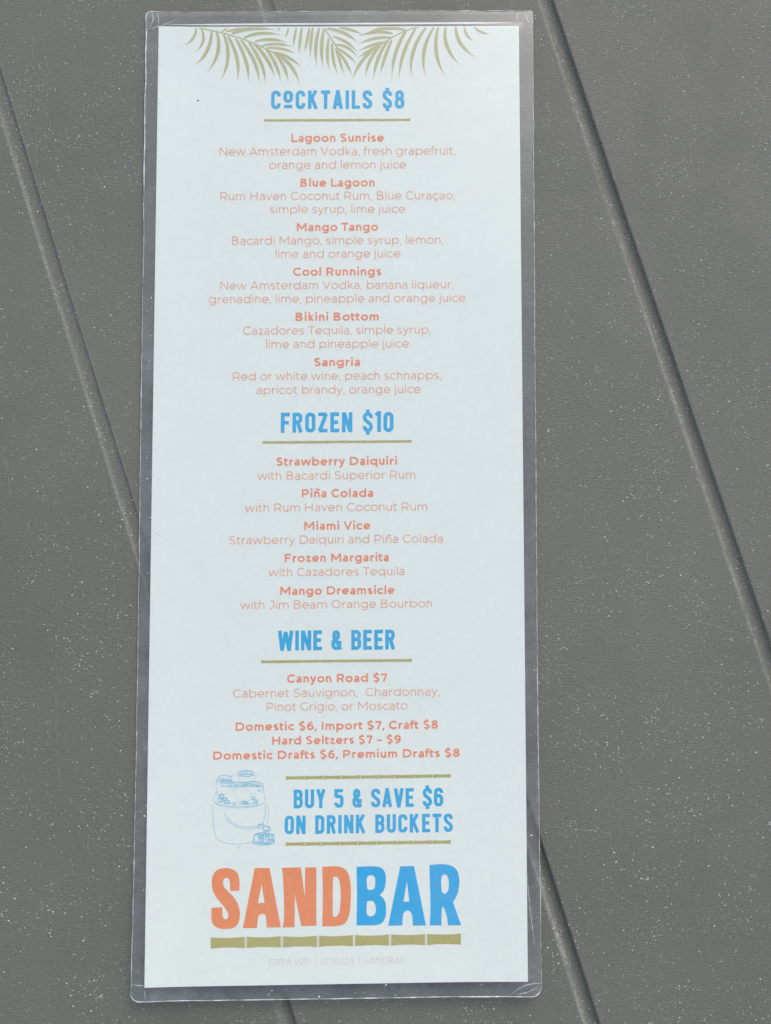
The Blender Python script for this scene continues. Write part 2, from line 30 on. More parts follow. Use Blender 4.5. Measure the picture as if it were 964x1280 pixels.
SCRATCH = [[[97.0, -66.48], [86.86, -76.68], [79.78, -85.7], [75.57, -89.74]], [[57.81, -95.73], [63.53, -96.88], [72.69, -97.6], [78.65, -98.53], [80.98, -96.07]], [[77.19, 11.28], [82.63, 13.17], [88.56, 14.83]], [[61.15, -11.48], [65.87, -8.68], [69.88, -6.35]], [[96.93, -36.63], [103.88, -38.49], [112.01, -40.13], [119.64, -43.15]], [[90.82, -50.9], [98.93, -51.84], [108.21, -53.01], [118.67, -53.5]], [[94.37, 95.54], [102.19, 101.72], [109.56, 107.91]], [[87.52, 88.16], [94.81, 93.09], [103.34, 99.26]], [[95.61, 133.89], [99.39, 141.41], [100.69, 145.18]], [[-80.64, -58.6], [-80.43, -69.23], [-79.3, -80.5], [-78.73, -86.11]], [[-97.38, 13.59], [-95.8, 5.4], [-94.94, -1.59]], [[-80.59, -49.96], [-80.52, -53.37]], [[-91.46, 136.45], [-91.27, 127.8]], [[-89.66, 108.16], [-89.4, 95.97]], [[115.68, 111.65], [121.91, 119.11], [126.91, 125.35]], [[72.89, -143.81], [75.4, -142.95], [77.69, -141.87]], [[62.57, 7.74], [68.47, 10.1], [73.21, 12.46]], [[66.07, -78.86], [67.16, -83.39]], [[113.91, 139.0], [115.0, 134.01], [112.46, 129.0]], [[62.11, -28.46], [69.12, -26.85], [74.98, -25.0]]]
PAPER_Z = 0.75

# ------------------------------------------------------------------ camera
cam_d = bpy.data.cameras.new('camera')
cam = bpy.data.objects.new('camera', cam_d); COL.objects.link(cam)
cam.location = [c * MM for c in CAM_LOC]
cam.rotation_euler = CAM_ROT
cam_d.sensor_fit = 'VERTICAL'; cam_d.sensor_height = 24.0
cam_d.lens = 24.0 * 1300 / 1280
cam_d.clip_start = 0.005; cam_d.clip_end = 50
S.camera = cam

# ------------------------------------------------------------------ sky, sun, exposure
SUN_EL, SUN_AZ = R(46), R(22)            # azimuth clockwise from +Y (the top of the photograph)
w = bpy.data.worlds.new('World'); S.world = w; w.use_nodes = True
nt = w.node_tree; bg = nt.nodes['Background']
sky = nt.nodes.new('ShaderNodeTexSky'); sky.sky_type = 'NISHITA'
sky.sun_disc = False; sky.sun_elevation = SUN_EL; sky.sun_rotation = SUN_AZ
sky.air_density = 1.0; sky.dust_density = 3.0; sky.ozone_density = 1.0
nt.links.new(sky.outputs[0], bg.inputs[0]); bg.inputs[1].default_value = 0.15
sd = bpy.data.lights.new('sun', 'SUN'); so = bpy.data.objects.new('sun', sd); COL.objects.link(so)
sd.energy = 1.5; sd.angle = R(26); sd.color = (1.0, 0.965, 0.92)
d = Vector((math.sin(SUN_AZ) * math.cos(SUN_EL), math.cos(SUN_AZ) * math.cos(SUN_EL), math.sin(SUN_EL)))
so.rotation_euler = d.to_track_quat('Z', 'Y').to_euler(); so.location = d * 2
S.view_settings.view_transform = 'Standard'; S.view_settings.look = 'None'
S.view_settings.exposure = 0.2; S.view_settings.gamma = 1.0

# ------------------------------------------------------------------ materials
def mat(name):
    m = bpy.data.materials.new(name); m.use_nodes = True
    return m, m.node_tree, m.node_tree.nodes['Principled BSDF']

def nz(nt, scale, detail=4, rough=.55, vec=None):
    n = nt.nodes.new('ShaderNodeTexNoise'); n.inputs['Scale'].default_value = scale
    n.inputs['Detail'].default_value = detail; n.inputs['Roughness'].default_value = rough
    if vec: nt.links.new(vec, n.inputs['Vector'])
    return n

def objvec(nt, scale=(1, 1, 1), rot=(0, 0, 0)):
    tc = nt.nodes.new('ShaderNodeTexCoord'); mp = nt.nodes.new('ShaderNodeMapping')
    mp.inputs['Scale'].default_value = scale; mp.inputs['Rotation'].default_value = rot
    nt.links.new(tc.outputs['Object'], mp.inputs['Vector'])
    return mp.outputs[0]

def ramp(nt, fac, stops):
    r = nt.nodes.new('ShaderNodeValToRGB')
    while len(r.color_ramp.elements) < len(stops): r.color_ramp.elements.new(.5)
    for e, (p, c) in zip(r.color_ramp.elements, stops):
        e.position = p; e.color = (*c, 1) if len(c) == 3 else c
    nt.links.new(fac, r.inputs[0]); return r

def mix(nt, fac, a, b, mode='MIX'):
    m = nt.nodes.new('ShaderNodeMix'); m.data_type = 'RGBA'; m.blend_type = mode
    for s, v in ((0, fac), (6, a), (7, b)):
        if hasattr(v, 'is_linked') or hasattr(v, 'links'): nt.links.new(v, m.inputs[s])
        else: m.inputs[s].default_value = v if s == 0 else (*v, 1)
    return m.outputs[2]

def math_node(nt, op, a, b):
    m = nt.nodes.new('ShaderNodeMath'); m.operation = op
    for k, v in ((0, a), (1, b)):
        if hasattr(v, 'links'): nt.links.new(v, m.inputs[k])
        else: m.inputs[k].default_value = v
    return m.outputs[0]

# table: moulded grey resin, fine grain, dusty film, faint worn specks
m_table, nt, bs = mat('table_resin')
v = objvec(nt)
vs = objvec(nt, (1.0, 3.2, 1.0), (0, 0, R(4)))
big = nz(nt, 14, 5, .6, v)
base = ramp(nt, big.outputs[0], [(.28, (.086, .090, .070)), (.72, (.118, .121, .094))]).outputs[0]
cl = nz(nt, 55, 4, .65, v)
clr = ramp(nt, cl.outputs[0], [(.42, (0, 0, 0)), (.68, (1, 1, 1))]).outputs[0]
sp = nt.nodes.new('ShaderNodeTexVoronoi'); sp.inputs['Scale'].default_value = 800
dn = nz(nt, 1500, 2, .6, v); vm = nt.nodes.new('ShaderNodeVectorMath'); vm.operation = 'SCALE'; vm.inputs['Scale'].default_value = .0011
nt.links.new(dn.outputs['Color'], vm.inputs[0]); va = nt.nodes.new('ShaderNodeVectorMath'); va.operation = 'ADD'
nt.links.new(v, va.inputs[0]); nt.links.new(vm.outputs[0], va.inputs[1]); nt.links.new(va.outputs[0], sp.inputs['Vector'])
spr = ramp(nt, sp.outputs['Distance'], [(.12, (1, 1, 1)), (.30, (0, 0, 0))]).outputs[0]
sep = nt.nodes.new('ShaderNodeSeparateColor'); nt.links.new(sp.outputs['Color'], sep.inputs[0])
pick = math_node(nt, 'GREATER_THAN', sep.outputs[0], .62)
spk = math_node(nt, 'MULTIPLY', math_node(nt, 'MULTIPLY', spr, pick), clr)
spk = math_node(nt, 'MULTIPLY', spk, .7)
fine = nz(nt, 1300, 3, .7, vs)
col = mix(nt, ramp(nt, fine.outputs[0], [(.35, (0, 0, 0)), (.72, (.5, .5, .5))]).outputs[0], base, (.25, .252, .222))
at = nt.nodes.new('ShaderNodeAttribute'); at.attribute_name = 'wear_highlight'
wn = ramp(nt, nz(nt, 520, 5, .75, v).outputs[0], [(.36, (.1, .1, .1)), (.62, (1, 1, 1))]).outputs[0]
col = mix(nt, math_node(nt, 'MULTIPLY', at.outputs['Fac'], wn), col, (.30, .30, .275))  # worn groove rims, lightened further to paint in their sky highlight
col = mix(nt, spk, col, (.46, .46, .44))
nt.links.new(col, bs.inputs['Base Color'])
bs.inputs['Roughness'].default_value = .48
rr_ = ramp(nt, nz(nt, 30, 4, .6, v).outputs[0], [(.3, (.54, .54, .54)), (.7, (.68, .68, .68))]).outputs[0]
nt.links.new(rr_, bs.inputs['Roughness'])
bs.inputs['Specular IOR Level'].default_value = .4
g1 = nz(nt, 2000, 2, .6, vs); g2 = nz(nt, 650, 3, .6, vs)
hsum = math_node(nt, 'ADD', math_node(nt, 'MULTIPLY', g1.outputs[0], .5), math_node(nt, 'MULTIPLY', g2.outputs[0], .9))
hsum = math_node(nt, 'ADD', hsum, math_node(nt, 'MULTIPLY', spk, 1.5))
bp = nt.nodes.new('ShaderNodeBump'); bp.inputs['Strength'].default_value = 1.0; bp.inputs['Distance'].default_value = .00016
nt.links.new(hsum, bp.inputs['Height']); nt.links.new(bp.outputs[0], bs.inputs['Normal'])

def simple(name, c, rough=.8, var=.08, scale=300, spec=.3):
    m, nt, bs = mat(name)
    n = nz(nt, scale, 3, .6, objvec(nt))
    lo = tuple(x * (1 - var) for x in c); hi = tuple(min(.95, x * (1 + var)) for x in c)
    nt.links.new(ramp(nt, n.outputs[0], [(.3, lo), (.7, hi)]).outputs[0], bs.inputs['Base Color'])
    bs.inputs['Roughness'].default_value = rough; bs.inputs['Specular IOR Level'].default_value = spec
    return m

m_dust = simple('dust', (.50, .50, .475), .8, .4, 900)
m_scratch = simple('scratch', (.25, .25, .235), .7, .3, 1500)
m_paper = simple('paper', (.85, .895, .83), .75, .012, 60, .2)
m_back = simple('back_sheet', (.86, .86, .85), .8, .02, 60, .2)
INK = {'blue': (0.015, 0.44, 0.76), 'coral': (.90, .285, .14), 'pale': (0.86, 0.4, 0.24), 'olive': (0.49, 0.44, 0.15),
       'leaf': (0.54, 0.52, 0.28), 'orange': (.90, .285, .095), 'sky': (0.015, 0.43, 0.79), 'line': (.27, .62, .80), 'faint': (.63, .62, .60),
       'node': (.66, .66, .55)}
m_ink = {k: simple('ink_' + k, c, .7, .04, 700, .2) for k, c in INK.items()}
m_dirt = simple('dirt', (.10, .10, .10), .8, .3, 3000)
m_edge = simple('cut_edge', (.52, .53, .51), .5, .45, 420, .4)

def film_material(name, haze, tint):
    m = bpy.data.materials.new(name); m.use_nodes = True; nt = m.node_tree; nt.nodes.clear()
    out = nt.nodes.new('ShaderNodeOutputMaterial')
    tr = nt.nodes.new('ShaderNodeBsdfTransparent'); tr.inputs[0].default_value = (*tint, 1)
    gl = nt.nodes.new('ShaderNodeBsdfGlossy'); gl.inputs['Roughness'].default_value = .22
    df = nt.nodes.new('ShaderNodeBsdfDiffuse'); df.inputs[0].default_value = (.77, .79, .785, 1)
    v = objvec(nt)
    scuff = ramp(nt, mix(nt, .55, nz(nt, 420, 5, .7, v).outputs[0], nz(nt, 45, 4, .6, v).outputs[0]), [(.36, (.35, .35, .35)), (.58, (1, 1, 1)), (.70, (1.9, 1.9, 1.9))]).outputs[0]
    hz = math_node(nt, 'MULTIPLY', scuff, haze)
    m1 = nt.nodes.new('ShaderNodeMixShader'); nt.links.new(hz, m1.inputs[0])
    nt.links.new(tr.outputs[0], m1.inputs[1]); nt.links.new(df.outputs[0], m1.inputs[2])
    fr = nt.nodes.new('ShaderNodeFresnel'); gm = nt.nodes.new('ShaderNodeNewGeometry')      # a thin film: light leaving its far face bends back again
    nt.links.new(math_node(nt, 'ADD', math_node(nt, 'MULTIPLY', gm.outputs['Backfacing'], 1 / 1.5 - 1.5), 1.5), fr.inputs[0])
    m2 = nt.nodes.new('ShaderNodeMixShader'); nt.links.new(fr.outputs[0], m2.inputs[0])
    nt.links.new(m1.outputs[0], m2.inputs[1]); nt.links.new(gl.outputs[0], m2.inputs[2])
    b = nt.nodes.new('ShaderNodeBump'); b.inputs['Strength'].default_value = .12; b.inputs['Distance'].default_value = .0003
    nt.links.new(nz(nt, 120, 3, .5, v).outputs[0], b.inputs['Height'])
    nt.links.new(b.outputs[0], gl.inputs['Normal']); nt.links.new(b.outputs[0], df.inputs['Normal'])
    nt.links.new(m2.outputs[0], out.inputs[0])
    return m
m_film = film_material('clear_film', .075, (.885, .90, .897))
m_crease = film_material('film_crease', .42, (.97, .98, .98))

# ------------------------------------------------------------------ mesh helpers (all sizes in mm)
class MB:
    def __init__(self): self.v = []; self.f = []
    def vert(self, x, y, z): self.v.append((x * MM, y * MM, z * MM)); return len(self.v) - 1
    def build(self, name, m, parent=None, smooth=False):
        me = bpy.data.meshes.new(name); me.from_pydata(self.v, [], self.f); me.validate(); me.update()
        if smooth:
            for p in me.polygons: p.use_smooth = True
        me.materials.append(m)
        o = bpy.data.objects.new(name, me); COL.objects.link(o)
        if parent: o.parent = parent
        return o

def ss(a, b, t):
    t = max(0., min(1., (t - a) / (b - a))); return t * t * (3 - 2 * t)

def lift(x, y):        # the card curls up a little towards its foot, its right side and its head
    return 3.4 * max(0., min(1.1, (-50 - y) / 96)) ** 1.8 + .7 * ss(30, 60, x) * ss(0, -140, y) + .5 * ss(-40, -60, x) + .25 * ss(120, 146, y)

PW, PH = 107.95 / 2, 279.4 / 2
def bil(q, s, t):      # q = TL TR BR BL, s,t in 0..1 (t down)
    f = lambda k: (q[0][k] * (1 - s) + q[1][k] * s) * (1 - t) + (q[3][k] * (1 - s) + q[2][k] * s) * t
    return f(0), f(1)
def sheet(u, v):       # sheet coordinates -> place on the table
    t = max(0., min(1., (PH - v) / (2 * PH))) * (len(ROWS) - 1); k = min(int(t), len(ROWS) - 2)
    return bil([ROWS[k][0], ROWS[k][1], ROWS[k + 1][1], ROWS[k + 1][0]], (u + PW) / (2 * PW), t - k)
def put(mb, u, v, dz):
    x, y = sheet(u, v); return mb.vert(x, y, PAPER_Z + lift(x, y) + dz)

INK_Z = [.012]
def next_z():
    INK_Z[0] = .012 if INK_Z[0] > .045 else INK_Z[0] + .006
    return INK_Z[0]

def densify(pts, step):
    out = [pts[0]]
    for a, b in zip(pts, pts[1:]):
        n = max(1, int(math.hypot(b[0] - a[0], b[1] - a[1]) / step))
        for k in range(1, n + 1): out.append((a[0] + (b[0] - a[0]) * k / n, a[1] + (b[1] - a[1]) * k / n))
    return out

def ribbon(mb, pts, width, closed=False, jit=0, place=put, z=None):
    """a flat stroke of ink; width a number or a function of 0..1"""
    z = next_z() if z is None else z
    clean = [pts[0]]
    for p in pts[1:]:
        if math.hypot(p[0] - clean[-1][0], p[1] - clean[-1][1]) > 1e-4: clean.append(p)
    if closed and math.hypot(clean[0][0] - clean[-1][0], clean[0][1] - clean[-1][1]) < 1e-3: clean.pop()
    pts = clean; n = len(pts)
    if n < 2: return
    if not closed and not callable(width):
        for k in range(1, n - 1):       # a pointed join: two strokes laid over each other
            a, p, b = pts[k - 1], pts[k], pts[k + 1]
            v1 = (p[0] - a[0], p[1] - a[1]); v2 = (b[0] - p[0], b[1] - p[1])
            if abs(math.atan2(v1[0] * v2[1] - v1[1] * v2[0], v1[0] * v2[0] + v1[1] * v2[1])) > 1.75:
                l1 = math.hypot(*v1); l2 = math.hypot(*v2); e = width * .12
                ribbon(mb, pts[:k] + [(p[0] + v1[0] / l1 * e, p[1] + v1[1] / l1 * e)], width, False, jit, place)
                ribbon(mb, [(p[0] - v2[0] / l2 * e, p[1] - v2[1] / l2 * e)] + pts[k + 1:], width, False, jit, place)
                return
    rows = []
    for k in range(n):
        a = pts[k - 1] if (k or closed) else None
        b = pts[(k + 1) % n] if (k < n - 1 or closed) else None
        p = pts[k]
        ds = []
        if a: l = math.hypot(p[0] - a[0], p[1] - a[1]); ds.append(((p[0] - a[0]) / l, (p[1] - a[1]) / l))
        if b: l = math.hypot(b[0] - p[0], b[1] - p[1]); ds.append(((b[0] - p[0]) / l, (b[1] - p[1]) / l))
        if len(ds) == 2:
            nx, ny = -(ds[0][1] + ds[1][1]), ds[0][0] + ds[1][0]; l = math.hypot(nx, ny)
            if l < .2: nx, ny, sc = -ds[0][1], ds[0][0], 1
            else:
                nx /= l; ny /= l; sc = min(1.9, 1 / max(.3, nx * -ds[0][1] + ny * ds[0][0]))
        else: nx, ny, sc = -ds[0][1], ds[0][0], 1
        wd = (width(k / (n - 1)) if callable(width) else width) * .5 * sc
        j1 = random.uniform(-jit, jit); j2 = random.uniform(-jit, jit)
        zk = z + .004 * k / n               # a stroke that returns over itself never shares a plane
        rows.append((place(mb, p[0] + nx * (wd + j1), p[1] + ny * (wd + j1), zk), place(mb, p[0] - nx * (wd + j2), p[1] - ny * (wd + j2), zk)))
    for k in range(n if closed else n - 1):
        a, b = rows[k], rows[(k + 1) % n]
        mb.f.append((a[1], b[1], b[0], a[0]))

def polygon(mb, loops, z=None, place=put):
    z = next_z() if z is None else z
    lp = [[Vector((x, y, 0)) for x, y in l] for l in loops]
    flat = [p for l in loops for p in l]
    ids = [place(mb, p[0], p[1], z) for p in flat]
    for t in tessellate_polygon(lp):
        a, b, c = [flat[i] for i in t]
        if (b[0] - a[0]) * (c[1] - a[1]) - (b[1] - a[1]) * (c[0] - a[0]) < 0: t = t[::-1]
        mb.f.append(tuple(ids[i] for i in t))

def smooth_loop(l, n=3):       # Catmull-Rom where the outline turns gently, sharp corners kept
    out = []; N = len(l)
    for k in range(N):
        p0, p1, p2, p3 = l[k - 1], l[k], l[(k + 1) % N], l[(k + 2) % N]
        def ang(a, b, c):
            v1 = (b[0] - a[0], b[1] - a[1]); v2 = (c[0] - b[0], c[1] - b[1])
            return abs(math.atan2(v1[0] * v2[1] - v1[1] * v2[0], v1[0] * v2[0] + v1[1] * v2[1]))
        if ang(p0, p1, p2) > .9: p0 = p1
        if ang(p1, p2, p3) > .9: p3 = p2
        for i in range(n):
            t = i / n
            out.append(tuple(.5 * (2 * p1[c] + (p2[c] - p0[c]) * t + (2 * p0[c] - 5 * p1[c] + 4 * p2[c] - p3[c]) * t * t + (3 * p1[c] - p0[c] - 3 * p2[c] + p3[c]) * t ** 3) for c in (0, 1)))
    return out

# ------------------------------------------------------------------ stroke alphabets (cap height 100)
def arc(cx, cy, rx, ry, a0, a1, n=None):
    n = n or max(4, int(abs(a1 - a0) / 15))
    return [(cx + rx * math.cos(R(a0 + (a1 - a0) * k / n)), cy + ry * math.sin(R(a0 + (a1 - a0) * k / n))) for k in range(n + 1)]

def sans(ch, w):
    """wide geometric sans; returns (strokes, advance). A stroke is a point list, closed if first = last"""
    h = w / 2; X = 74; sb = 12 - w * .1; P = []
    def O(cx, cy, rx, ry): P.append(arc(cx, cy, rx, ry, 0, 360, 24))
    def Ln(*p): P.append(list(p))
    if ch == ' ': return [], 38
    if ch in 'bdpqo':
        r = 41; rx, ry = r - h, X / 2 + 1 - h
        if ch == 'o': O(6 + r, X / 2, rx, ry); return P, 2 * r + 12
        if ch in 'bp':
            O(sb + r, X / 2, rx, ry); Ln((sb + h, 106 if ch == 'b' else -28), (sb + h, 0 if ch == 'b' else X)); return P, sb + 2 * r + 6
        O(6 + r, X / 2, rx, ry); Ln((6 + 2 * r - h, 106 if ch == 'd' else X), (6 + 2 * r - h, 0 if ch == 'd' else -28)); return P, 6 + 2 * r + sb
    if ch in 'cç':
        r = 40; P.append(arc(6 + r, X / 2, r - h, X / 2 + 1 - h, 42, 318))
        if ch == 'ç': Ln((46, 0), (46, -10), (52, -14), (50, -22), (40, -23))
        return P, 78
    if ch == 'e':
        r = 40; P.append([(6 + h, X / 2 - 1), (6 + 2 * r - h, X / 2 - 1)] ); P.append(arc(6 + r, X / 2, r - h, X / 2 + 1 - h, -2, 316)); return P, 2 * r + 11
    if ch == 'a':
        x1 = 67 - h
        P.append(arc(37, X - 27, 30 - h, 28 - h, 145, 90) + arc(42, X - 28, 25 - h, 29 - h, 88, 0) + [(x1, 0)])
        P.append([(x1, 44 - h)] + arc(30, 22, 24 - h, 23 - h, 90, 270) + [(46, h - 1)] + arc(44, 22, 23 - h, 23 - h, -80, -10)); return P, 67 + sb
    if ch == 'g':
        r = 40; O(6 + r, X / 2 + 1, r - h, X / 2 - h); x1 = 6 + 2 * r - h
        P.append([(x1, X), (x1, 0)] + arc(44, 0, x1 - 44, 28 - h, 0, -140)); return P, 6 + 2 * r + sb
    if ch in 'hnñm':
        x = sb + h
        Ln((x, 106 if ch == 'h' else X), (x, 0))
        wd = 62 if ch != 'm' else 60
        P.append(arc(x + (wd - w) / 2, X - 33, (wd - w) / 2, 34 - h, 180, 0) + [(x + wd - w, 0)])
        if ch == 'm': P.append(arc(x + (wd - w) * 1.5, X - 33, (wd - w) / 2, 34 - h, 180, 0) + [(x + 2 * (wd - w), 0)]); return P, 2 * sb + 2 * wd - w
        if ch == 'ñ': Ln((30, 90), (38, 97), (48, 97), (56, 91), (64, 91), (72, 98))
        return P, 2 * sb + wd
    if ch in 'il':
        x = sb + h; Ln((x, X if ch == 'i' else 106), (x, 0))
        if ch == 'i': dd = max(w * .6, 6); Ln((x, 98 - dd), (x, 98 + dd))
        return P, 2 * sb + w
    if ch == 'j':
        x = sb + h; P.append([(x, X), (x, -6)] + arc(x - 16, -6, 16, 22 - h, 0, -100)); dd = max(w * .6, 6); Ln((x, 98 - dd), (x, 98 + dd)); return P, 2 * sb + w
    if ch == 'k':
        x = sb + h; Ln((x, 106), (x, 0)); Ln((sb + 56 - h, X), (x, 24)); Ln((sb + 20, 40), (sb + 62 - h, 0)); return P, sb + 66
    if ch == 'r':
        x = sb + h; Ln((x, X), (x, 0)); P.append(arc(x + 34, X - 36, 34, 36 - h, 180, 92)); return P, sb + h + 40
    if ch == 's':
        P.append(arc(36, X - 20, 28 - h, 21 - h, 35, 95) + arc(33, X - 20, 25 - h, 21 - h, 100, 255) + arc(38, 20, 25 - h, 20 - h + .5, 75, -80) + arc(34, 21, 30 - h, 22 - h, -95, -140)); return P, 70
    if ch in 'tf':
        x = 18
        if ch == 't': P.append([(x, 92), (x, 20)] + arc(x + 20, 20, 20, 21 - h, 180, 290)); Ln((2, X - h), (48, X - h)); return P, 54
        P.append([(x, 0), (x, 84)] + arc(x + 21, 84, 21, 23 - h, 180, 75)); Ln((2, X - h), (46, X - h)); return P, 47
    if ch == 'u':
        x = sb + h; wd = 62; P.append([(x, X)] + arc(x + (wd - w) / 2, 33, (wd - w) / 2, 34 - h, 180, 360)); Ln((x + wd - w, X), (x + wd - w, 0)); return P, 2 * sb + wd
    if ch in 'vy':
        Ln((2 + h, X), (38, 0 + h * .4), (74 - h, X))
        if ch == 'y': P.append([(38, 2)] + [(33, -9), (26, -18), (18, -23 + h * .3), (8, -21)])
        return P, 76
    if ch == 'w': Ln((2 + h, X), (32, h * .4), (60, X - h * .6), (88, h * .4), (118 - h, X)); return P, 120
    if ch == 'x': Ln((5 + h, X), (68 - h, 0)); Ln((68 - h, X), (5 + h, 0)); return P, 73
    if ch == 'z': Ln((8, X - h), (60 - h, X - h), (10 + h, h), (64, h)); return P, 70
    # capitals
    if ch in 'CGOQ':
        r = 52
        if ch in 'OQ': O(8 + r, 50, r - h, 51 - h); return P, 2 * r + 16
        P.append(arc(8 + r, 50, r - h, 51 - h, 44, 318 if ch == 'C' else 322))
        if ch == 'G': Ln((100 - h, 48), (100 - h, 12))
        return P, 104 if ch == 'C' else 110
    if ch == 'B':
        x = sb + 2 + h; P.append([(x, h), (x, 100 - h), (58, 100 - h)] + arc(58, 76, 26 - h, 24 - h, 90, -90) + [(x, 52)]); P.append([(x, 52), (62, 52)] + arc(62, 26.5, 30 - h, 26 - h, 90, -90) + [(x - h, h)]); return P, 104
    if ch == 'D': x = sb + 2 + h; P.append([(x, 0), (x, 100 - h), (56, 100 - h)] + arc(56, 50, 53 - h, 50 - h, 90, -90) + [(x, h)]); return P, 118
    if ch in 'FEL':
        x = sb + 2 + h; Ln((x, 0), (x, 100))
        if ch != 'L': Ln((x, 100 - h), (82, 100 - h)); Ln((x, 49), (74, 49))
        if ch != 'F': Ln((x, h), (84, h))
        return P, 92 if ch != 'L' else 84
    if ch == 'H': x = sb + 2 + h; Ln((x, 0), (x, 100)); Ln((104 - sb, 0), (104 - sb, 100)); Ln((x, 51), (104 - sb, 51)); return P, 118
    if ch == 'I': x = sb + 2 + h; Ln((x, 0), (x, 100)); return P, 2 * sb + 4 + w
    if ch == 'J': P.append([(18, 100 - h), (58, 100 - h), (58, 34)] + arc(32, 32, 26, 33 - h, 0, -135)); return P, 76
    if ch == 'M': x = sb + 2 + h; Ln((x, 0), (x, 100 - h * .3), (69, 28), (138 - x, 100 - h * .3), (138 - x, 0)); return P, 138
    if ch == 'N': x = sb + 2 + h; Ln((x, 0), (x, 100 - h * .3), (116 - x, h * .3), (116 - x, 100)); return P, 116
    if ch in 'PR':
        x = sb + 2 + h; P.append([(x, 0), (x, 100 - h), (54, 100 - h)] + arc(56, 66, 37 - h, 34 - h, 90, -90) + [(x, 32 + h)])
        if ch == 'R': Ln((66, 36), (92 - h, 0))
        return P, 102
    if ch in 'S$':
        P.append(arc(46, 74, 36 - h, 27 - h, 35, 95) + arc(42, 74, 33 - h, 27 - h, 100, 250) + arc(48, 26, 33 - h, 27 - h, 70, -80) + arc(44, 27, 40 - h, 28 - h, -95, -145))
        if ch == '$': Ln((46, 114), (46, 88)); Ln((46, 12), (46, -14))
        return P, 90
    if ch == 'T': Ln((2, 100 - h), (84, 100 - h)); Ln((43, 0), (43, 100)); return P, 86
    if ch == 'V': Ln((2 + h, 100), (50, h * .4), (98 - h, 100)); return P, 100
    if ch == 'A': Ln((2 + h, 0), (52, 100 - h * .3), (102 - h, 0)); Ln((22, 28), (82, 28)); return P, 104
    if ch == 'U': P.append([(sb + h, 100), (sb + h, 42)] + arc(54, 42, 54 - sb - h, 43 - h, 180, 360) + [(108 - sb - h, 100)]); return P, 110
    if ch == 'Z': Ln((8, 100 - h), (82 - h, 100 - h), (10 + h, h), (86, h)); return P, 92
    if ch == 'W': Ln((2 + h, 100), (42, h), (80, 96), (118, h), (158 - h, 100)); return P, 160
    if ch == '6': O(45, 33, 37 - h, 34 - h); P.append(arc(58, 46, 50 - h, 55 - h, 178, 75)); return P, 90
    if ch == '9': O(45, 67, 37 - h, 34 - h); P.append(arc(32, 54, 50 - h, 55 - h, -2, -105)); return P, 90
    if ch == '8': O(45, 74, 33 - h, 26 - h + 1); O(45, 27, 38 - h, 28 - h); return P, 92
    if ch == '7': Ln((8 + h, 76), (8 + h, 100 - h), (78 - h, 100 - h), (36, 0)); return P, 84
    if ch == '&': O(40, 76, 22 - h, 24 - h); P.append([(56, 62), (30, 52)] + arc(36, 28, 28 - h, 28 - h, 130, 320) + [(84, 50)]); Ln((30, 68), (92, 2)); return P, 98
    if ch == '|': Ln((16, 110), (16, -20)); return P, 32
    if ch == ',': Ln((15, w * .75 + 2), (15, 0), (10, -16)); return P, 30
    if ch == '–': Ln((8, 38), (62, 38)); return P, 70
    return [], 40

def rrect(x0, y0, x1, y1, r, a=0, b=360):
    pts = []
    for cx, cy, s in ((x1 - r, y1 - r, 0), (x0 + r, y1 - r, 90), (x0 + r, y0 + r, 180), (x1 - r, y0 + r, 270)): pts += arc(cx, cy, r, r, s, s + 90, 5)
    return pts + [pts[0]]

